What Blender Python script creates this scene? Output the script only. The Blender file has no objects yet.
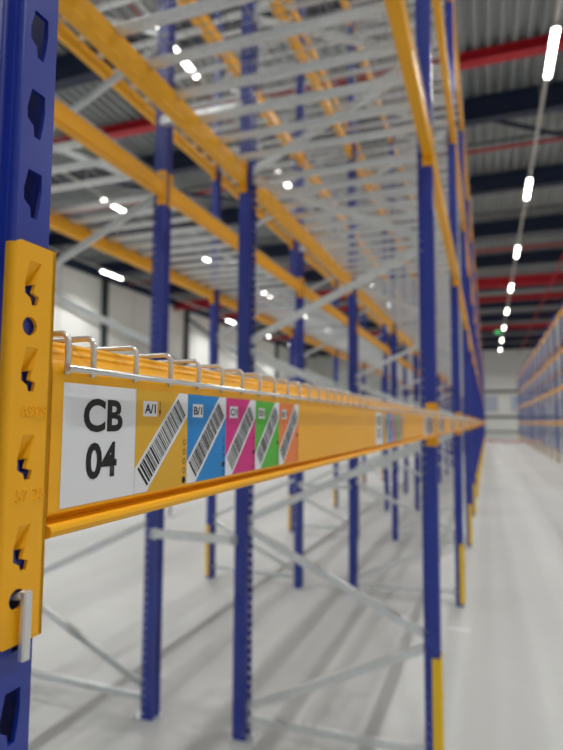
import bpy, bmesh, math, random
from mathutils import Vector, Matrix
from mathutils.geometry import tessellate_polygon

random.seed(7)
S = bpy.context.scene
COL = S.collection
PI = math.pi

# ------------------------------------------------------------------ camera
CAMZ = 1.753
yaw, pitch, roll = math.radians(20.0706), math.radians(4.7122), math.radians(0.3536)
fwd = Vector((-math.sin(yaw) * math.cos(pitch), math.cos(yaw) * math.cos(pitch), math.sin(pitch)))
rt = Vector((math.cos(yaw), math.sin(yaw), 0))
up = rt.cross(fwd)
r2 = math.cos(roll) * rt + math.sin(roll) * up
u2 = -math.sin(roll) * rt + math.cos(roll) * up
cam_d = bpy.data.cameras.new('camera')
cam_d.sensor_fit = 'VERTICAL'
cam_d.sensor_height = 36.0
cam_d.lens = 562.865 / 750.0 * 36.0
cam_d.clip_start = 0.01
cam_d.clip_end = 300
cam_d.dof.use_dof = True
cam_d.dof.focus_distance = 0.40
cam_d.dof.aperture_fstop = 6.2
cam = bpy.data.objects.new('camera', cam_d)
COL.objects.link(cam)
m = Matrix((r2, u2, -fwd)).transposed().to_4x4()
m.translation = (0, 0, CAMZ)
cam.matrix_world = m
S.camera = cam

# ------------------------------------------------------------------ world and exposure
w = bpy.data.worlds.new('world')
S.world = w
w.use_nodes = True
w.node_tree.nodes['Background'].inputs[0].default_value = (0.02, 0.02, 0.02, 1)
w.node_tree.nodes['Background'].inputs[1].default_value = 0.0
S.view_settings.view_transform = 'Standard'
S.view_settings.look = 'None'
S.view_settings.gamma = 1.0
S.view_settings.use_curve_mapping = False
S.view_settings.exposure = 0.08
LAMP_WATTS = 135.0        # each strip lamp throws its light mostly downwards
LAMP_SPREAD = math.radians(146)

# ------------------------------------------------------------------ materials
def lin(c):
    return tuple(((x / 255) / 12.92 if x / 255 <= .04045 else ((x / 255 + .055) / 1.055) ** 2.4) for x in c)

def mat(name, rgb, rough=0.5, metal=0.0, coat=0.0, noise=0.0, nscale=(8, 8, 8), bump=0.0, emit=0.0):
    mt = bpy.data.materials.new(name)
    mt.use_nodes = True
    nt = mt.node_tree
    b = nt.nodes['Principled BSDF']
    c = lin(rgb) + (1,)
    b.inputs['Base Color'].default_value = c
    b.inputs['Roughness'].default_value = rough
    b.inputs['Metallic'].default_value = metal
    b.inputs['Coat Weight'].default_value = coat
    b.inputs['Coat Roughness'].default_value = 0.3
    b.inputs['Coat IOR'].default_value = 1.6
    if emit:
        b.inputs['Emission Color'].default_value = c
        b.inputs['Emission Strength'].default_value = emit
    if noise or bump:
        tc = nt.nodes.new('ShaderNodeTexCoord')
        mp = nt.nodes.new('ShaderNodeMapping')
        mp.inputs['Scale'].default_value = nscale
        nz = nt.nodes.new('ShaderNodeTexNoise')
        nz.inputs['Detail'].default_value = 4
        nz.inputs['Scale'].default_value = 1
        nt.links.new(tc.outputs['Object'], mp.inputs[0])
        nt.links.new(mp.outputs[0], nz.inputs['Vector'])
        if noise:
            rp = nt.nodes.new('ShaderNodeMapRange')
            rp.inputs['From Min'].default_value = 0.3
            rp.inputs['From Max'].default_value = 0.7
            rp.inputs['To Min'].default_value = 1 - noise
            rp.inputs['To Max'].default_value = 1 + noise
            mx = nt.nodes.new('ShaderNodeMix')
            mx.data_type = 'RGBA'
            mx.blend_type = 'MULTIPLY'
            mx.inputs['Factor'].default_value = 1
            mx.inputs['A'].default_value = c
            nt.links.new(nz.outputs['Fac'], rp.inputs['Value'])
            nt.links.new(rp.outputs[0], mx.inputs['B'])
            nt.links.new(mx.outputs['Result'], b.inputs['Base Color'])
        if bump:
            bp = nt.nodes.new('ShaderNodeBump')
            bp.inputs['Strength'].default_value = bump
            bp.inputs['Distance'].default_value = 0.002
            nt.links.new(nz.outputs['Fac'], bp.inputs['Height'])
            nt.links.new(bp.outputs[0], b.inputs['Normal'])
    return mt

M = {}
M['blue'] = mat('blue_paint', (8, 42, 150), 0.35, 0, 0.4, 0.05, (30, 30, 6))
M['yellow'] = mat('yellow_paint', (250, 178, 0), 0.42, 0, 0.0, 0.03, (20, 4, 20))
M['guard'] = mat('guard_yellow_paint', (240, 196, 10), 0.45, 0, 0.0, 0.03, (20, 20, 4))
M['galv'] = mat('galvanised_steel', (226, 231, 233), 0.32, 0.6, 0, 0.10, (60, 60, 60))
M['zinc'] = mat('zinc_wire', (222, 222, 222), 0.25, 0.6)
M['white_label'] = mat('label_white', (232, 233, 238), 0.5)
M['label_yellow'] = mat('label_yellow', (226, 172, 38), 0.5)
M['label_blue'] = mat('label_blue', (0, 132, 208), 0.5)
M['label_magenta'] = mat('label_magenta', (214, 30, 130), 0.5)
M['label_green'] = mat('label_green', (82, 182, 50), 0.5)
M['label_orange'] = mat('label_orange', (240, 130, 60), 0.5)
M['ink'] = mat('ink_black', (8, 8, 9), 0.6)
M['white_wall'] = mat('white_wall_panel', (240, 242, 238), 0.55, 0, 0, 0.02, (.6, .6, .6))
M['deck'] = mat('roof_deck_steel', (150, 156, 158), 0.5, 0.35, 0, 0.12, (3, .6, 3))
M['navy'] = mat('navy_steel', (26, 38, 66), 0.5)
M['red'] = mat('red_steel', (186, 26, 44), 0.5)
M['darkgrey'] = mat('dark_grey_steel', (52, 58, 64), 0.5)
M['trunk'] = mat('light_trunking', (196, 196, 192), 0.5)
M['winpane'] = mat('bluish_window_panel', (196, 206, 222), 0.25)
M['dark'] = mat('dark_rubber', (24, 24, 26), 0.6)
M['lamp'] = mat('lamp_diffuser', (255, 252, 244), 0.5, emit=14.0)
M['exit'] = mat('green_exit_light', (20, 200, 110), 0.5, emit=0.8)

# floor: power-floated concrete with faint streaks along the aisle
def floor_mat():
    mt = bpy.data.materials.new('concrete_floor')
    mt.use_nodes = True
    nt = mt.node_tree
    b = nt.nodes['Principled BSDF']
    tc = nt.nodes.new('ShaderNodeTexCoord')
    def noise(sc, det):
        mp = nt.nodes.new('ShaderNodeMapping')
        mp.inputs['Scale'].default_value = sc
        nz = nt.nodes.new('ShaderNodeTexNoise')
        nz.inputs['Scale'].default_value = 1
        nz.inputs['Detail'].default_value = det
        nt.links.new(tc.outputs['Object'], mp.inputs[0])
        nt.links.new(mp.outputs[0], nz.inputs['Vector'])
        return nz
    n1 = noise((2.2, .03, 1), 3)
    n2 = noise((.5, .35, 1), 5)
    ad = nt.nodes.new('ShaderNodeMath')
    ad.operation = 'ADD'
    nt.links.new(n1.outputs['Fac'], ad.inputs[0])
    nt.links.new(n2.outputs['Fac'], ad.inputs[1])
    cr = nt.nodes.new('ShaderNodeValToRGB')
    cr.color_ramp.elements[0].position = 0.35
    cr.color_ramp.elements[1].position = 0.68
    cr.color_ramp.elements[0].color = lin((176, 178, 178)) + (1,)
    cr.color_ramp.elements[1].color = lin((204, 206, 205)) + (1,)
    hf = nt.nodes.new('ShaderNodeMath')
    hf.operation = 'MULTIPLY'
    hf.inputs[1].default_value = 0.5
    nt.links.new(ad.outputs[0], hf.inputs[0])
    nt.links.new(hf.outputs[0], cr.inputs[0])
    nt.links.new(cr.outputs[0], b.inputs['Base Color'])
    b.inputs['Roughness'].default_value = 0.42
    return mt
M['floor'] = floor_mat()

# ------------------------------------------------------------------ mesh helpers
class MB:
    def __init__(s):
        s.v = []; s.f = []; s.sm = []
    def quad_strip(s, a, b, closed=True, smooth=False):
        n = len(a)
        for i in range(n if closed else n - 1):
            j = (i + 1) % n
            s.f.append((a[i], a[j], b[j], b[i])); s.sm.append(smooth)
    def add(s, pts):
        k = len(s.v)
        s.v.extend([tuple(p) for p in pts])
        return list(range(k, k + len(pts)))
    def face(s, idx, smooth=False):
        s.f.append(tuple(idx)); s.sm.append(smooth)
    def box(s, x0, x1, y0, y1, z0, z1):
        i = s.add([(x0, y0, z0), (x1, y0, z0), (x1, y1, z0), (x0, y1, z0), (x0, y0, z1), (x1, y0, z1), (x1, y1, z1), (x0, y1, z1)])
        for q in ((0, 3, 2, 1), (4, 5, 6, 7), (0, 1, 5, 4), (1, 2, 6, 5), (2, 3, 7, 6), (3, 0, 4, 7)):
            s.face([i[k] for k in q])
        return s
    def prism(s, prof, p0, p1, fmap, caps=True, smooth=False):
        # prof: closed list of 2-D points, fmap(a, b, t) -> xyz
        A = s.add([fmap(a, b, p0) for a, b in prof])
        B = s.add([fmap(a, b, p1) for a, b in prof])
        s.quad_strip(A, B, True, smooth)
        if caps:
            s.face(A[::-1]); s.face(B)
        return s
    def tube(s, pts, r, n=8, caps=True):
        pts = [Vector(p) for p in pts]
        rings = []
        prev = None
        for i, p in enumerate(pts):
            if i == 0: d = pts[1] - p
            elif i == len(pts) - 1: d = p - pts[i - 1]
            else: d = (pts[i + 1] - p).normalized() + (p - pts[i - 1]).normalized()
            d.normalize()
            ref = prev if prev is not None else (Vector((0, 0, 1)) if abs(d.z) < .9 else Vector((1, 0, 0)))
            a = (ref - d * ref.dot(d))
            if a.length < 1e-5:
                a = Vector((0, 1, 0)) - d * d.y
            a.normalize()
            prev = a
            b = d.cross(a)
            rings.append(s.add([p + (a * math.cos(t) + b * math.sin(t)) * r for t in [2 * PI * k / n for k in range(n)]]))
        for A, B in zip(rings, rings[1:]):
            s.quad_strip(A, B, True, True)
        if caps:
            s.face(rings[0][::-1]); s.face(rings[-1])
        return s
    def sheet(s, fmap, outer, holes, th, side_outer=True, side_holes=True):
        # flat plate with holes: fmap(a, b, depth) -> xyz, depth 0 = front
        loops = [outer] + holes
        flat = [p for L in loops for p in L]
        tris = tessellate_polygon([[Vector((p[0], p[1], 0)) for p in L] for L in loops])
        F = s.add([fmap(a, b, 0) for a, b in flat])
        B = s.add([fmap(a, b, th) for a, b in flat])
        for t in tris:
            # orient by signed area
            (x0, y0), (x1, y1), (x2, y2) = [flat[k] for k in t]
            if (x1 - x0) * (y2 - y0) - (x2 - x0) * (y1 - y0) < 0:
                t = t[::-1]
            s.face([F[k] for k in t]); s.face([B[k] for k in t[::-1]])
        o = 0
        for li, L in enumerate(loops):
            n = len(L)
            if (li == 0 and side_outer) or (li > 0 and side_holes):
                s.quad_strip(F[o:o + n], B[o:o + n])
            o += n
        return s
    def mesh(s, name, material, recalc=True):
        me = bpy.data.meshes.new(name)
        me.from_pydata(s.v, [], s.f)
        if recalc:
            bm = bmesh.new(); bm.from_mesh(me)
            bmesh.ops.recalc_face_normals(bm, faces=bm.faces)
            bm.to_mesh(me); bm.free()
        for p, k in zip(me.polygons, s.sm):
            p.use_smooth = k
        me.materials.append(M[material] if isinstance(material, str) else material)
        return me

def ob(name, me, parent=None, loc=None, rz=None):
    o = bpy.data.objects.new(name, me)
    COL.objects.link(o)
    if parent: o.parent = parent
    if loc: o.location = loc
    if rz: o.rotation_euler = (0, 0, rz)
    return o

def tag(o, label=None, cat=None, group=None, kind=None):
    if label: o['label'] = label
    if cat: o['category'] = cat
    if group: o['group'] = group
    if kind: o['kind'] = kind
    return o

def circle(cx, cy, r, n=14):
    return [(cx + r * math.cos(2 * PI * k / n), cy + r * math.sin(2 * PI * k / n)) for k in range(n)]

ORD = ['first', 'second', 'third', 'fourth', 'fifth', 'sixth', 'seventh', 'eighth', 'ninth', 'tenth', 'eleventh', 'twelfth',
       'thirteenth', 'fourteenth', 'fifteenth', 'sixteenth', 'seventeenth', 'eighteenth', 'nineteenth', 'twentieth',
       'twenty-first', 'twenty-second', 'twenty-third', 'twenty-fourth']

# ------------------------------------------------------------------ layout numbers (metres)
BAY = 2.8
Y0 = 0.2177
NB = 22                       # bays along the rack
SC = 0.8517                   # scale of the rack hardware drawings below
L1 = CAMZ + .0025             # eye-level crossbars
LEV = [L1, CAMZ + 1.480, CAMZ + 2.957, CAMZ + 4.4975]
HU = 6.75                     # upright height
XF1, XR1 = -0.2453, -1.3633   # front rack, aisle face and back face
XF2, XR2 = -2.9980, -1.8800   # back rack, its far aisle face and its inner face
XFR, XRR = 2.90, 4.018        # rack across the aisle
DEPTH = 1.118
XW, XE, YB, YE = -20.0, 13.0, -9.0, 66.0
ZR = CAMZ + 8.45              # roof deck

# ------------------------------------------------------------------ the setting
o = ob('floor', MB().box(XW - .3, XE + .3, YB - .3, YE + .3, -.2, 0).mesh('floor', 'floor')); tag(o, 'pale grey polished concrete warehouse floor', 'floor', kind='structure')
wl = ob('wall_left', MB().box(XW - .3, XW, YB - .3, YE + .3, 0, ZR + .2).mesh('wall_left', 'white_wall')); tag(wl, 'white panelled side wall far beyond the racks', 'wall', kind='structure')
we = ob('wall_end', MB().box(XW, XE, YE, YE + .3, 0, ZR + .2).mesh('wall_end', 'white_wall')); tag(we, 'white end wall closing the long aisle', 'wall', kind='structure')
wr = ob('wall_right', MB().box(XE, XE + .3, YB - .3, YE + .3, 0, ZR + .2).mesh('wall_right', 'white_wall')); tag(wr, 'white side wall beyond the right rack', 'wall', kind='structure')
wb = ob('wall_back', MB().box(XW, XE, YB - .3, YB, 0, ZR + .2).mesh('wall_back', 'white_wall')); tag(wb, 'white wall behind the camera', 'wall', kind='structure')

# corrugated roof deck, ribs along the aisle
mb = MB()
PX = .28
prof = []
x = XW
while x < XE:
    prof += [(x, ZR), (x + .10, ZR), (x + .14, ZR + .11), (x + .24, ZR + .11)]
    x += PX
A = mb.add([(a, YB, b) for a, b in prof]); B = mb.add([(a, YE, b) for a, b in prof])
mb.quad_strip(A, B, False)
A2 = mb.add([(prof[0][0], YB, ZR + .25), (prof[-1][0], YB, ZR + .25)]); B2 = mb.add([(prof[0][0], YE, ZR + .25), (prof[-1][0], YE, ZR + .25)])
mb.face([A2[0], A2[1], B2[1], B2[0]])
ceil = ob('ceiling', mb.mesh('ceiling', 'deck', False)); tag(ceil, 'corrugated grey steel roof deck with ribs along the aisle', 'ceiling', kind='structure')

def ibeam(y, h, wd, z_top, material, name, x0=XW, x1=XE):
    hw, tw, tf = wd / 2, .012, .018
    pr = [(-hw, 0), (hw, 0), (hw, -tf), (tw, -tf), (tw, -h + tf), (hw, -h + tf), (hw, -h), (-hw, -h), (-hw, -h + tf), (-tw, -h + tf), (-tw, -tf), (-hw, -tf)]
    mb = MB().prism(pr, x0, x1, lambda a, b, t: (t, y + a, z_top + b))
    return ob(name, mb.mesh(name, material), ceil)
for y in (-4.8, .15, 5.1, 10.05, 15, 19.95, 24.85, 29.85, 35.4, 41.0, 46.5, 52.5, 58.5, 64.5):
    ibeam(y, .62, .3, ZR, 'navy', 'roof_beam')
for y, h in ((13.05, .24), (33.2, .55), (38.2, .32), (49.8, .35)):
    ibeam(y, h, .3, ZR - (.0 if h < .3 else .35), 'red', 'roof_beam')
# sprinkler pipes and thin bracing under the deck
def pipe(p0, p1, r, material, name):
    return ob(name, MB().tube([p0, p1], r, 8).mesh(name, material), ceil)
for y in (-3.5, 17.1, 27.5):
    pipe((XW, y, ZR - .42), (XE, y, ZR - .42), .05, 'red', 'sprinkler_pipe')
for x in (-16.4, -10.4, -6.4, -.45, 4.4):
    pipe((x, YB, ZR - .33), (x, YE, ZR - .33), .018, 'red', 'sprinkler_pipe')
for x in range(-18, 12, 6):
    pipe((x, 15, ZR - .5), (x + 6, 19.9, ZR - .5), .06, 'navy', 'roof_brace')
pipe((XE - 9.6, 19.6, ZR - .9), (XE - 9.6, YE, ZR - .9), .045, 'red', 'sprinkler_pipe')
for y in (17.0, 23.0, 26.5, 28):
    pipe((XW, y, ZR - .25), (XE, y, ZR - .25), .035, 'darkgrey', 'cable_tray')

# columns, eaves beam and diagonal bracing on the left wall
for y in (-1.65, 7.45, 16.55, 25.65, 34.75, 43.85, 52.95, 62.05):
    mb = MB().box(XW, XW + .28, y - .14, y + .14, 0, ZR - .05)
    ob('wall_column', mb.mesh('wall_column', 'darkgrey'), wl)
ob('eaves_beam', MB().box(XW + .02, XW + .3, YB, YE, ZR - .65, ZR - .05).mesh('eaves_beam', 'navy'), wl)
for (ya, za, yb, zb) in ((16.55, 8.85, 34.75, 5.45), (34.75, 8.85, 52.95, 5.45), (34.75, 5.3, 16.55, 1.9)):
    ob('wall_brace', MB().tube([(XW + .38, ya, za), (XW + .38, yb, zb)], .09, 8).mesh('wall_brace', 'darkgrey'), wl)
for k in range(12):
    y = YB + 6.25 * k
    ob('panel_joint', MB().box(XW, XW + .012, y, y + .03, 0, ZR).mesh('panel_joint', 'trunk'), wl)

# end wall rails and window strip
for z, h in ((CAMZ + 3.3, .22), (CAMZ + .55, .2), (CAMZ - 1.0, .08)):
    ob('wall_rail', MB().box(XW, XE, YE - .14, YE, z, z + h).mesh('wall_rail', 'darkgrey'), we)
for n, (xa, xb) in enumerate(((-.6, 1.05), (2.5, 4.4), (-6.2, -4.0), (7.2, 9.4))):
    wn = ob('window_%d' % (n + 1), MB().box(xa, xb, YE - .05, YE, CAMZ + 1.3, CAMZ + 2.9).mesh('window', 'winpane'))
    tag(wn, 'bluish window panel in the end wall, %s' % ['left of the aisle centre', 'beside the right rack', 'behind the left racks', 'behind the right rack'][n], 'window', kind='structure')
    ob('window_frame', MB().box(xa - .06, xa, YE - .07, YE, CAMZ + 1.3, CAMZ + 2.9).box(xb, xb + .06, YE - .07, YE, CAMZ + 1.3, CAMZ + 2.9).box(xa - .06, xb + .06, YE - .07, YE, CAMZ + 1.22, CAMZ + 1.3).mesh('window_frame', 'trunk'), wn)

# ------------------------------------------------------------------ ceiling lamps
ZL = CAMZ + 7.3
LL = 1.6
hm = MB().box(-.055, .055, -LL / 2, LL / 2, .03, .1).box(-.06, .06, -LL / 2 - .02, -LL / 2, 0, .1).box(-.06, .06, LL / 2, LL / 2 + .02, 0, .1).mesh('lamp_housing', 'trunk')
prof = [(-.06, .03)] + [(-.06 + .12 * k / 6, .0 - .035 * math.sin(PI * k / 6)) for k in range(7)] + [(.06, .03)]
dm = MB().prism(prof, -LL / 2, LL / 2, lambda a, b, t: (a, t, b)).mesh('lamp_diffuser', 'lamp')
LD = bpy.data.lights.new('lamp_light', 'AREA')
LD.shape = 'RECTANGLE'; LD.size = .11; LD.size_y = LL - .05
LD.energy = LAMP_WATTS; LD.spread = LAMP_SPREAD; LD.color = (1, .99, .965)
rows = [(1.36, [-2 + 6.9 * k for k in range(10)], 'over the aisle between the racks'),  # tenth lamp of a row is added to brighten the end wall
        (-5.66, [-3.7 + 6.5 * k for k in range(10)], 'in the row just left of the racks'),
        (-11.85, [-4.9 + 6.9 * k for k in range(10)], 'in the middle row left of the racks'),
        (-17.65, [-5.0, 9.1, 23.25, 37.4, 44.3, 51.2], 'in the row along the left wall'),
        (8.2, [-2 + 6.9 * k for k in range(10)], 'in the added row beyond the right rack')]  # unseen lamp row, added so light comes evenly from both sides
for x, ys, where in rows:
    t = ob('lamp_trunking', MB().box(x - .035, x + .035, YB + .2, YE - .2, ZL + .1, ZL + .17).mesh('lamp_trunking', 'trunk'))
    tag(t, 'long pale lamp rail hung from the roof ' + where, 'lamp rail', 'lamp rails under the roof')
    for k in range(10):
        y = YB + 1.6 + 7.2 * k
        ob('hanger', MB().tube([(x, y, ZL + .17), (x, y, ZR + .02)], .008, 5).mesh('hanger', 'trunk'), t)
    for k, y in enumerate(ys):
        e = ob('ceiling_lamp', None, None, (x, y, ZL))
        tag(e, '%s white strip lamp %s' % (ORD[k], where), 'lamp', 'strip lamps under the roof')
        ob('housing', hm, e); ob('diffuser', dm, e)
        ob('light_source', LD, e, (0, 0, -.04))
ex = ob('exit_sign', None, None, (.95, 47.6, ZL - .12))
tag(ex, 'small glowing green exit light above the far aisle', 'exit light')
ob('housing', MB().box(-.22, .22, 0, .08, -.12, .12).tube([(0, .04, .12), (0, .04, 1.30)], .012, 5).mesh('exit_housing', 'trunk'), ex)
ob('panel', MB().box(-.2, .2, -.02, 0, -.1, .1).mesh('exit_panel', 'exit'), ex)

# ------------------------------------------------------------------ rack frames
def upright_mesh(lip=.032):
    # local: front face at x=0 facing +x, 0.1 wide in y, opens towards -x
    mb = MB()
    P = .058
    ZS = .0485 / .058
    n = int(HU / ZS / P)
    z_off = ((CAMZ + .2415) / ZS) % P          # top edge of a slot lands here
    th = .0028
    def slot(s, zt):
        pts = [(.0315, 0), (.0435, 0), (.0440, -.012), (.0425, -.024), (.0405, -.0335), (.0350, -.0335), (.0340, -.0262), (.0285, -.0225), (.0280, -.015)]
        pts = [(s * a, zt + b) for a, b in pts]
        return pts if s < 0 else pts[::-1]
    zs = [z_off + P * k for k in range(n)]
    for s in (1, -1):
        a0, a1 = (.0235, .0525) if s > 0 else (-.0525, -.0235)
        for zt in zs:
            zb = zt - P + .01; zu = zt + .01
            outer = [(a0, zb), (a1, zb), (a1, zu), (a0, zu)]
            pin = circle(s * .045, zt - .044, .0022, 6)
            mb.sheet(lambda a, b, d: (-d, a, b), outer, [slot(s, zt)], th, False, True)
        # side flange with bracing holes near its open edge
        for zt in zs:
            zb = zt - P + .01; zu = zt + .01
            c = zt - .02
            outer = [(-.074, zb), (0, zb), (0, zu), (-.074, zu)]
            hole = [(-.069, c - .008), (-.069, c + .008), (-.056, c + .008), (-.056, c - .008)]
            mb.sheet(lambda a, b, d: (a, s * (.0525 - d), b), outer, [hole], th, False, True)
        z0, z1 = zs[0] - P + .01, zs[-1] + .01
        # rear lip, groove wall with rounded shoulders
        pr = [(-.074, .0525), (-.0768, .0515), (-.0768, lip), (-.074, lip), (-.074, .0497)]
        mb.prism([(a, s * b) for a, b in pr], z0, z1, lambda a, b, t: (a, b, t))
        gp = [(0, .0235), (-.0006, .0218), (-.0022, .0206), (-.0085, .0192), (-.0100, .0180), (-.0106, .016), (-.0106, 0)]
        A = mb.add([(a, s * b, z0) for a, b in gp]); B = mb.add([(a, s * b, z1) for a, b in gp])
        mb.quad_strip(A, B, False, True)
        gp2 = [(a - th, b - .001 if b else b) for a, b in gp]
        A2 = mb.add([(a, s * b, z0) for a, b in gp2]); B2 = mb.add([(a, s * b, z1) for a, b in gp2])
        mb.quad_strip(A2, B2, False, True)
        # the short plain foot of the section under the first hole
        mb.box(-th, 0, *sorted((s * .0235, s * .0525)), .006, z0) if z0 > .006 else None
        mb.box(-.074, 0, *sorted((s * .0497, s * .0525)), .006, z0) if z0 > .006 else None
    mb.v = [(x_, y_ * SC, max(z_ * ZS, .006)) for x_, y_, z_ in mb.v]
    return mb.mesh('upright', 'blue', True)
UP = upright_mesh()
UPN = upright_mesh(.006)        # foreground upright: unseen back lips widened to keep its slots dark inside

def brace_mesh(p0, p1, side=0.0):
    # galvanised channel between two points in the frame's x-z plane, open to +y
    p0, p1 = Vector(p0), Vector(p1)
    d = p1 - p0; L = d.length; d.normalize()
    nrm = Vector((-d.z, 0, d.x))
    hw, dp, t = .020, .026, .002
    pr = [(-hw, 0), (hw, 0), (hw, dp), (hw - t, dp), (hw - t, t), (-hw + t, t), (-hw + t, dp), (-hw, dp)]
    mb = MB().prism(pr, 0, L, lambda a, b, s_: p0 + d * s_ + nrm * a + Vector((0, b + side, 0)))
    for q in (.02, L - .02):
        c = p0 + d * q
        mb.tube([(c.x, side - .006, c.z), (c.x, side + .034, c.z)], .008, 6)
    return mb.mesh('brace', 'galv')

def frame_braces(depth):
    xi, xo = -depth + .058, -.058      # rear and front ends (local, front upright at x=0)
    out = [brace_mesh((xi, 0, .105), (xo, 0, .120), -.013)]
    z = .135; k = 0
    while z + .52 < HU - .1:
        a, b = ((xi, 0, z + .025), (xo, 0, z + .490)) if k % 2 == 0 else ((xo, 0, z + .025), (xi, 0, z + .490))
        out.append(brace_mesh(a, b, -.013)); z += .515; k += 1
    out.append(brace_mesh((xi, 0, HU - .1), (xo, 0, HU - .1), -.013))
    return out

def plate_mesh():
    mb = MB()
    mb.sheet(lambda a, b, d: (a, b, .006 - d), [(-.14, -.055), (.012, -.055), (.012, .055), (-.14, .055)], [circle(-.12, .034, .009, 8)], .006)
    for (a, b) in ((-.12, -.034), (-.1, 0.0)):
        mb.tube([(a, b, .006), (a, b, .022)], .009, 6)
    return mb.mesh('base_plate', 'galv')
PLATE = plate_mesh()
def guard_mesh():
    t = .004
    pr = [(-.038, .0525), (-.038, .0565), (.002, .0565), (.006, .0535), (.006, -.0535), (.002, -.0565), (-.038, -.0565), (-.038, -.0525), (.001, -.0525), (.002, -.0515), (.002, .0515), (.001, .0525)]
    return MB().prism(pr, .03, .59, lambda a, b, t_: (a, b * SC * 1.045, t_)).tube([(.005, 0, .40), (.014, 0, .40)], .008, 6).tube([(.005, 0, .12), (.014, 0, .12)], .008, 6).mesh('upright_guard', 'guard')
GUARD = guard_mesh()

def make_frames(xf, xr, idx, facing, label):
    depth = abs(xf - xr)
    br = frame_braces(depth)
    for i in idx:
        e = ob('rack_ladder', None, None, (xf, Y0 + BAY * i, 0), 0 if facing > 0 else PI)
        tag(e, label(i), 'rack ladder', 'blue upright frames of the pallet racks')
        ob('upright', UPN if (i == 0 and xf == XF1) else UP, e)
        ob('upright', UP, e, (-depth, 0, 0), PI)
        ob('base_plate', PLATE, e)
        ob('base_plate', PLATE, e, (-depth, 0, 0), PI)
        for b in br: ob('brace', b, e)
        if i > 0: ob('upright_guard', GUARD, e)
RNAME = ['front rack', 'back rack', 'rack across the aisle']
make_frames(XF1, XR1, range(0, NB + 1), 1, lambda i: 'blue upright frame, %s along the front rack%s' % (ORD[i], ', closest to the camera' if i == 0 else ''))
make_frames(XF2, XR2, range(0, NB + 1), -1, lambda i: 'blue upright frame, %s along the back rack behind the front one' % ORD[i])
R0 = 6
make_frames(XFR, XRR, range(R0, NB + 1), -1, lambda i: 'blue upright frame of the rack across the aisle, %s from the end wall' % ORD[NB - i])

# row spacers tying the two racks back to back
sp = MB().box(XR2 - .02, XR1 + .02, -.02, .02, -.022, .022).box(XR2 - .012, XR2 + .012, -.02, .016, -.03, .03).box(XR1 - .012, XR1 + .012, -.02, .016, -.03, .03).mesh('row_spacer', 'galv')
for i in range(0, 16):
    for j, z in enumerate((CAMZ - .67, CAMZ + 1.89)):
        o = ob('row_spacer', sp, None, (0, Y0 + BAY * i - .060, z))
        tag(o, 'short galvanised %s tie bar between front and back rack at the %s frame' % (('lower', 'upper')[j], ORD[i]), 'tie bar', 'tie bars between the two racks')

# ------------------------------------------------------------------ beams
def e_of(z): return .001        # outward position of the flat front face (drawing units)
BPROF = [(-.036, .0568), (-.022, .0568), (-.0185, .0560), (-.0165, .0540), (-.0165, .0515), (-.0130, .0500), (-.0110, .0475), (-.0110, .0450), (-.0070, .0425),
         (-.0040, .0405), (-.0020, .0380), (0, .0345), (.001, .0320), (.001, -.0675), (.0000, -.0690), (-.0085, -.0728),
         (-.0090, -.0745), (-.0060, -.0752), (.0010, -.0756), (.0040, -.0770), (.0050, -.0800), (.0040, -.0832), (.0010, -.0848), (-.052, -.0848), (-.058, -.080),
         (-.058, .0130), (-.056, .0150), (-.036, .0150)]
BY0, BY1 = .0605 * SC, BAY - .0605 * SC
def beam_body():
    return MB().prism([(a * SC, b * SC) for a, b in BPROF], BY0, BY1, lambda a, b, t: (a, t, b)).mesh('beam_body', 'yellow')
BODY = beam_body()

def scaled(me):
    for v in me.vertices: v.co = v.co * SC
    return me
HOOK = [(.0322, 0), (.0425, 0), (.0382, -.0150), (.0362, -.0215), (.0415, -.0232), (.0402, -.0288), (.0355, -.0298), (.0338, -.0250), (.0288, -.0222), (.0288, -.0140)]
HZ = (.1030, .0450, -.0130, -.0710)
def connector_mesh():
    mb = MB()
    th = .0030
    outer = [(.0215, .1130), (.0240, .1150), (.0558, .1150), (.0560, .1140), (.0560, -.1440), (.0555, -.1455), (.0235, -.1455), (.0215, -.1440)]
    holes = [[(a, z + b) for a, b in HOOK][::-1] for z in HZ] + [circle(.0345, .0590, .0064), circle(.0335, -.1170, .0066)]
    mb.sheet(lambda a, b, d: (.004 - d, a, b), outer[::-1], holes, th)
    # pressed hook tabs, bent inwards behind each slot
    for z in HZ:
        F = [(.0036, .0318, z + .0005), (.0036, .0428, z + .0005), (-.0030, .0365, z - .0160), (-.0030, .0300, z - .0115)]
        A = mb.add(F); B = mb.add([(x_ - .002, y_, z_) for x_, y_, z_ in F])
        mb.face(A); mb.face(B[::-1]); mb.quad_strip(A, B)
        F = [(.0038, .0425, z), (.0038, .0382, z - .015), (-.0030, .0340, z - .0165), (-.0010, .0405, z - .001)]
        A = mb.add(F); mb.face(A)
    # rounded edge rolled over the upright's groove
    pr = [(.004, .0215)] + [(.004 - .0045 * (1 - math.cos(t)), .0215 - .0035 * math.sin(t)) for t in [PI / 2 * k / 5 for k in range(1, 6)]] + [(-.003, .0180), (-.003, .0200), (.001, .0215)]
    mb.prism(pr, -.1432, .1125, lambda a, b, t: (a, b, t))
    # flange along the beam end
    mb.box(-.060, .004, .0530, .0560, -.1452, .1138)
    mb.box(-.036, -.0015, .0555, .0612, -.0840, .0350)
    return scaled(mb.mesh('connector', 'yellow'))
CONN = connector_mesh()
def mirrored(me, name):
    c = me.copy(); c.name = name
    for v in c.vertices: v.co.y = -v.co.y
    c.flip_normals()
    return c
CONNM = mirrored(CONN, 'connector_mirrored')

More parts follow.
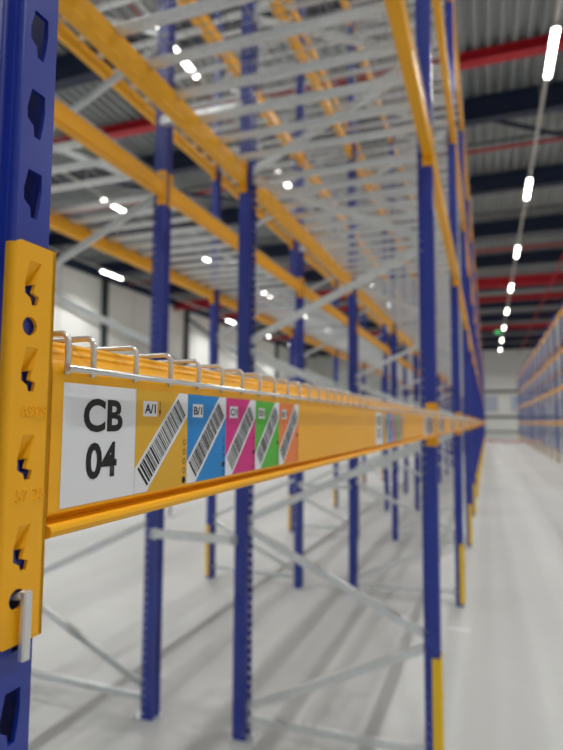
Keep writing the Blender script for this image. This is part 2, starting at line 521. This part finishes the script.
LEVN = ['eye-level', 'second-level', 'third-level', 'top-level']
def make_beam(x, i, lev, facing, label, pin=False):
    e = ob('rack_crossbar', None, None, (x, Y0 + BAY * (i if facing > 0 else i + 1), LEV[lev]), 0 if facing > 0 else PI)
    tag(e, label, 'crossbar', 'yellow crossbars of the pallet racks')
    ob('beam_body', BODY, e)
    ob('connector', CONN, e)
    ob('connector', CONNM, e, (0, BAY, 0))
    return e
far = MB()
def far_beam(x, i, lev, facing):
    y = Y0 + BAY * i; z = LEV[lev]
    a, b = (x - .049, x) if facing > 0 else (x, x + .049)
    far.box(a, b, y + BY0, y + BAY - BY0, z - .072, z + .013)
    a, b = (x - .031, x) if facing > 0 else (x, x + .031)
    far.box(a, b, y + BY0, y + BAY - BY0, z + .013, z + .048)
    c0, c1 = (x + .001, x + .004) if facing > 0 else (x - .004, x - .001)
    far.box(c0, c1, y + .0185, y + .0477, z - .124, z + .098).box(c0, c1, y + BAY - .0477, y + BAY - .0185, z - .124, z + .098)
NEARB = 12
SIDES = [(XF1, 1, NB, 'yellow %s beam on the aisle side of the front rack, %s bay'),
         (XR1, -1, NEARB, 'yellow %s beam on the rear side of the front rack, %s bay'),
         (XR2, 1, NEARB, 'yellow %s beam on the inner side of the back rack, %s bay'),
         (XF2, -1, NEARB, 'yellow %s beam on the far side of the back rack, %s bay')]
near_beam = None
for x, fc, nb, lab in SIDES:
    for i in range(NB):
        for l in range(4):
            if i < nb:
                b = make_beam(x, i, l, fc, lab % (LEVN[l], ORD[i]))
                if x == XF1 and i == 0 and l == 0: near_beam = b
            else:
                far_beam(x, i, l, fc)
for i in range(R0, NB):
    for l in range(4):
        make_beam(XFR, i, l, -1, 'yellow %s beam on the rack across the aisle, %s bay from the end wall' % (LEVN[l], ORD[NB - 1 - i]))
        far_beam(XRR, i, l, 1)
near_beam['label'] = 'yellow beam in the foreground carrying the sharp CB 04 label strip'
o = ob('distant_crossbar_run', far.mesh('distant_crossbar_run', 'yellow')); tag(o, 'many small yellow crossbars far down the racks', 'crossbar', kind='stuff')

# stamped characters and the locking pin on the near connector
def text_mesh(body, bold=0.0, ext=0.0):
    cu = bpy.data.curves.new('txt', 'FONT')
    cu.body = body; cu.size = 1; cu.offset = bold; cu.resolution_u = 4
    cu.align_x = 'LEFT'
    t = bpy.data.objects.new('txt', cu); COL.objects.link(t)
    bpy.context.view_layer.update()
    me = bpy.data.meshes.new_from_object(t.evaluated_get(bpy.context.evaluated_depsgraph_get()))
    bpy.data.objects.remove(t); bpy.data.curves.remove(cu)
    return me
def fitted(me, y0, y1, z0, z1):
    # -> bmesh in (y, z) plane fitted to the rectangle
    bm = bmesh.new(); bm.from_mesh(me)
    xs = [v.co.x for v in bm.verts]; ys = [v.co.y for v in bm.verts]
    ax, bx, ay, by = min(xs), max(xs), min(ys), max(ys)
    for v in bm.verts:
        v.co = Vector((0, y0 + (v.co.x - ax) / (bx - ax) * (y1 - y0), z0 + (v.co.y - ay) / (by - ay) * (z1 - z0)))
    return bm
near_conn = [c for c in near_beam.children if c.name.startswith('connector')][0]
for body, y0, y1, z0, z1 in (('A9329', .0295, .0520, -.0010, .0065), ('57 25', .0285, .0530, -.0560, -.0480)):
    me0 = text_mesh(body, .0)
    bm = fitted(me0, y0, y1, z0, z1)
    r = bmesh.ops.extrude_face_region(bm, geom=bm.faces[:])
    for v in [g for g in r['geom'] if isinstance(g, bmesh.types.BMVert)]: v.co.x += .0006
    for v in bm.verts: v.co.x += .0040
    me = bpy.data.meshes.new('stamped_text'); bmesh.ops.recalc_face_normals(bm, faces=bm.faces); bm.to_mesh(me); bm.free()
    me.materials.append(M['yellow']); scaled(me)
    tag(ob('stamped_text', me, near_conn), 'small characters stamped into the yellow connector')
mb = MB()
mb.prism([(-.0034, -.0014), (-.0034, .0014), (-.0024, .0026), (.0024, .0026), (.0034, .0014), (.0034, -.0014)], -.1550, -.1125, lambda a, b, t: (.0078 + b, .0372 + a, t))
mb.tube([(.0078, .0372, -.1140), (.004, .0360, -.1155), (-.006, .0340, -.1170)], .0028, 8)
tag(ob('locking_pin', scaled(mb.mesh('locking_pin', 'zinc')), near_beam), 'bent silver safety pin hanging from the connector')

# ------------------------------------------------------------------ label strips
BREAKS = ()
SEC = .0896
ZT, ZB = .0243, -.0660
def wrap(bm, off, x_sink=None):
    for zb in BREAKS:
        geom = bm.verts[:] + bm.edges[:] + bm.faces[:]
        bmesh.ops.bisect_plane(bm, geom=geom, plane_co=(0, 0, zb), plane_no=(0, 0, 1))
    for v in bm.verts:
        v.co.x = e_of(v.co.z) + off
    bmesh.ops.recalc_face_normals(bm, faces=bm.faces)
    for f in bm.faces:
        if f.normal.x < 0: f.normal_flip()
def flat_mesh(polys, off, material, name):
    bm = bmesh.new()
    for p in polys:
        bm.faces.new([bm.verts.new((0, a, b)) for a, b in p])
    wrap(bm, off)
    me = bpy.data.meshes.new(name); bm.to_mesh(me); bm.free()
    me.materials.append(M[material]); return scaled(me)
def text_on(body, rect, bold, off, name, material='ink'):
    bm = fitted(text_mesh(body, bold), *rect)
    wrap(bm, off)
    me = bpy.data.meshes.new(name); bm.to_mesh(me); bm.free()
    me.materials.append(M[material]); return scaled(me)
def clip_rect(poly, y0, y1, z0, z1):
    def cut(P, inside, inter):
        out = []
        for a, b in zip(P, P[1:] + P[:1]):
            if inside(a):
                out.append(a)
                if not inside(b): out.append(inter(a, b))
            elif inside(b): out.append(inter(a, b))
        return out
    def iy(v): return lambda a, b: (v, a[1] + (b[1] - a[1]) * (v - a[0]) / (b[0] - a[0]))
    def iz(v): return lambda a, b: (a[0] + (b[0] - a[0]) * (v - a[1]) / (b[1] - a[1]), v)
    P = cut(poly, lambda p: p[0] >= y0, iy(y0)); P = cut(P, lambda p: p[0] <= y1, iy(y1))
    P = cut(P, lambda p: p[1] >= z0, iz(z0)); P = cut(P, lambda p: p[1] <= z1, iz(z1))
    return P
CLR = ['label_yellow', 'label_blue', 'label_magenta', 'label_green', 'label_orange']
random.seed(11)
LM = {}
def label_parts(number):
    parts = [('backing', flat_mesh([[(0, ZB), (6 * SEC, ZB), (6 * SEC, ZT), (0, ZT)]], .0003, 'white_label', 'backing'))]
    parts.append(('rack_lettering', text_on('CB', (.0221, .0707, -.0122, .0139), .03, .00055, 'rack_lettering')))
    parts.append(('rack_lettering', text_on(number, (.0262, .0642, -.0484, -.0201), .03, .00055, 'rack_lettering')))
    for k in range(5):
        y = SEC * (k + 1)
        fld = [[(y, ZB), (y + SEC, ZB), (y + SEC, ZT), (y, ZT)]]
        parts.append(('colour_field', flat_mesh(fld, .00045, CLR[k], 'colour_field')))
        # diagonal white band with the bar code
        c = Vector((y + .0443, -.0215)); d = Vector((.066, .063)).normalized(); n_ = Vector((d.y, -d.x))
        def R_(s0, s1, h0, h1): return [tuple(c + d * s_ + n_ * h_) for s_, h_ in ((s0, h0), (s1, h0), (s1, h1), (s0, h1))]
        band = clip_rect(R_(-.085, .085, -.0140, .0145), y, y + SEC, ZB, ZT)
        parts.append(('barcode_band', flat_mesh([band], .0006, 'white_label', 'barcode_band')))
        bars = []; s_ = -.0455
        while s_ < .0455:
            w_ = random.choice((.0008, .0012, .0018, .0026)); g = random.choice((.0008, .0012, .0018))
            bars.append(clip_rect(R_(s_, min(s_ + w_, .046), -.0110, .0110), y, y + SEC, ZB, ZT)); s_ += w_ + g
        parts.append(('barcode', flat_mesh([b for b in bars if len(b) > 2], .00075, 'ink', 'barcode')))
        tg = [[(y + .0105, .0008), (y + .0330, .0008), (y + .0330, .0146), (y + .0105, .0146)]]
        parts.append(('tag_box', flat_mesh(tg, .0006, 'white_label', 'tag_box')))
        parts.append(('tag_lettering', text_on('ABCDE'[k] + '/1', (y + .0128, y + .0308, .0034, .0120), .03, .00075, 'tag_lettering')))
        if k == 0:
            a = y + .0380
            parts.append(('arrow', flat_mesh([[(a - .0005, .006), (a + .0005, .006), (a + .0005, .0148), (a - .0005, .0148)], [(a, .0002), (a + .0018, .0065), (a - .0018, .0065)]], .0006, 'ink', 'arrow')))
        dots = []
        for q in range(5):
            cz = -.0615 + .0093 * q; cy = y + SEC - .0058
            if q == k: dots.append(circle(cy, cz, .0035, 14))
            else:
                o_, i_ = circle(cy, cz, .0028, 12), circle(cy, cz, .0021, 12)
                for j in range(12): dots.append([o_[j], o_[(j + 1) % 12], i_[(j + 1) % 12], i_[j]])
        parts.append(('dot_column', flat_mesh(dots, .0007, 'ink', 'dot_column')))
    return parts
LBL = {n: label_parts(n) for n in ('04', '05', '06')}
for i in range(0, 5):
    for j, (ly, n) in enumerate(((.0610, '04'), (1.092, '05'), (2.147, '06'))):
        e = ob('label_strip', None, None, (XF1, Y0 + BAY * i + ly, LEV[0]))
        if i == 0 and j == 0: lab = 'sharp white CB 04 label strip with coloured barcodes on the foreground beam'
        else: lab = 'blurred coloured barcode label strip, %s on the eye-level beam of the %s bay' % (ORD[j], ORD[i])
        tag(e, lab, 'label', 'barcode label strips on the eye-level beam')
        for nm, me in LBL[n]: ob(nm, me, e)

# ------------------------------------------------------------------ wire decks
WZ = .0512
XO = .0030                     # wires hang just in front of the crossbar's face
def deck_wire_path():
    R = .0055
    pts = [(XO, .0255)]
    for k in range(5):
        t = PI / 2 * k / 4
        pts.append((XO - R + R * math.cos(t), WZ - R + R * math.sin(t)))
    for k in range(5):
        t = PI / 2 * k / 4
        pts.append((-DEPTH - XO + R - R * math.sin(t), WZ - R + R * math.cos(t)))
    pts.append((-DEPTH - XO, .0255))
    return pts
XWIRE = deck_wire_path()
WY = [0.0] + [.024 + .048 * k for k in range(18)] + [.864]
DECKW = .868
YX = [XO + .0040] + [-.09 - .0940 * k for k in range(11)] + [-DEPTH - XO - .0040]
def long_wire(mb, x, n=8):
    z = .0290 if (x > 0 or x < -DEPTH) else WZ - .0040
    mb.tube([(x, -.004, z), (x, DECKW, z)], .0021, n)
def x_wire(mb, y, n=8):
    mb.tube([(a, y, b) for a, b in XWIRE], .0020, n)
one_x = MB(); x_wire(one_x, 0, 10); ONE_X = one_x.mesh('wire', 'zinc', False)
ONE_L = []
for x in YX:
    q = MB(); long_wire(q, x, 10); ONE_L.append(q.mesh('wire', 'zinc', False))
full = MB()
for y in WY:
    pts = [(XO, .0255), (XO, WZ), (-DEPTH - XO, WZ), (-DEPTH - XO, .0255)]
    full.tube([(a, y, b) for a, b in pts], .0022, 4)
for x in YX: long_wire(full, x, 4)
WMESH = full.mesh('wire_mesh', 'zinc', False)
CHY = [.10, .323, .545, .768]
hw, hh, t = .015, .027, .002
pr = [(-hw - .006, 0), (-hw, 0), (-hw + .005, -hh), (hw - .005, -hh), (hw, 0), (hw + .006, 0), (hw + .006, -t), (hw + t, -t), (hw - .004, -hh - t), (-hw + .004, -hh - t), (-hw - t, -t), (-hw - .006, -t)]
CH = MB().prism(pr, -DEPTH + .0325, -.0325, lambda a, b, s_: (s_, a, WZ - .0062 + b)).mesh('support_channel', 'galv')
def make_deck(x, facing, i, j, lev, label, wires=False):
    ystart = Y0 + BAY * i + .0613 + .906 * j
    if facing > 0: e = ob('wire_deck', None, None, (x, ystart, LEV[lev]))
    else: e = ob('wire_deck', None, None, (x, ystart + .864, LEV[lev]), PI)
    tag(e, label, 'wire deck', 'wire mesh decks on the rack beams')
    if wires:
        for y in WY: ob('wire', ONE_X, e, (0, y, 0))
        for me in ONE_L: ob('wire', me, e)
    else:
        tag(ob('wire_mesh', WMESH, e), kind='stuff')
    for y in CHY: ob('support_channel', CH, e, (0, y, 0))
    return e
THIRD = ['nearest', 'middle', 'farthest']
fard = MB()
ND = 12
for xr, fc, who in ((XF1, 1, 'front'), (XF2, -1, 'back')):
    for i in range(NB):
        for l in range(4):
            for j in range(3):
                if i < ND:
                    make_deck(xr, fc, i, j, l, 'galvanised %s wire deck in the %s bay of the %s rack, %s panel of three' % (LEVN[l], ORD[i], who, THIRD[j]), fc > 0 and i == 0 and l == 0)
            if i >= ND:
                y = Y0 + BAY * i
                xa, xb = (xr - DEPTH, xr) if fc > 0 else (xr, xr + DEPTH)
                for q in range(12):
                    yy = y + .16 + .225 * q
                    fard.box(xa + .0325, xb - .0325, yy - .021, yy + .021, LEV[l] + .014, LEV[l] + .045)
                for q in range(26):
                    yy = y + .09 + .105 * q
                    fard.box(xa - .005, xb + .005, yy - .0025, yy + .0025, LEV[l] + .049, LEV[l] + .053)
                for xq in (xa - .008, xb + .004):
                    fard.box(xq, xq + .004, y + .08, y + BAY - .08, LEV[l] + .027, LEV[l] + .031)
for i in range(R0, NB):
    for l in range(4):
        y = Y0 + BAY * i
        for q in range(12):
            yy = y + .16 + .225 * q
            fard.box(XFR + .0325, XRR - .0325, yy - .021, yy + .021, LEV[l] + .014, LEV[l] + .045)
        for q in range(26):
            yy = y + .09 + .105 * q
            fard.box(XFR - .005, XRR + .005, yy - .0025, yy + .0025, LEV[l] + .049, LEV[l] + .053)
o = ob('distant_wire_deck_run', fard.mesh('distant_wire_deck_run', 'galv', False)); tag(o, 'galvanised wire decking on the far bays of the racks', 'wire deck', kind='stuff')

# ------------------------------------------------------------------ small things
# red and white barrier tape across the far aisle
tape = ob('barrier_tape', None, None, (0, Y0 + BAY * 12 - .0482, 0))
tag(tape, 'red and white barrier tape strung across the far aisle', 'tape')
NT = 14
for mtl, par in (('red', 0), ('white_label', 1)):
    for k in range(NT * 2):
        if k % 2 != par: continue
        mb = MB()
        def tp(s_):
            x = XF1 - .05 + (XFR - XF1 + .1) * s_
            return x, .80 - .10 * 4 * s_ * (1 - s_) + (.1 if s_ > .9 else 0) * (s_ - .9) * 8
        xa, za = tp(k / (2 * NT)); xb, zb = tp((k + 1) / (2 * NT))
        i = mb.add([(xa, 0, za - .06), (xb, 0, zb - .06), (xb, 0, zb + .06), (xa, 0, za + .06), (xa, .003, za - .06), (xb, .003, zb - .06), (xb, .003, zb + .06), (xa, .003, za + .06)])
        for q in ((0, 1, 2, 3), (7, 6, 5, 4), (0, 4, 5, 1), (3, 2, 6, 7)): mb.face([i[z] for z in q])
        ob('tape_stripe', mb.mesh('tape_stripe', mtl), tape)
# slim floor stand beyond the back rack
st = ob('floor_stand', None, None, (-5.55, 9.23, 0)); tag(st, 'slim grey stand on the open floor beyond the racks', 'stand')
ob('pole', MB().tube([(0, 0, .01), (0, 0, 1.1)], .018, 8).mesh('pole', 'darkgrey'), st)
ob('base', MB().tube([(0, 0, 0), (0, 0, .02)], .13, 16).mesh('base', 'galv'), st)
# white paint dash on the aisle floor
dash = ob('floor_marking', MB().box(-.365, -.18, 5.15, 5.19, 0, .002).mesh('floor_marking', 'white_label')); tag(dash, 'short white paint dash on the aisle floor', 'floor mark')
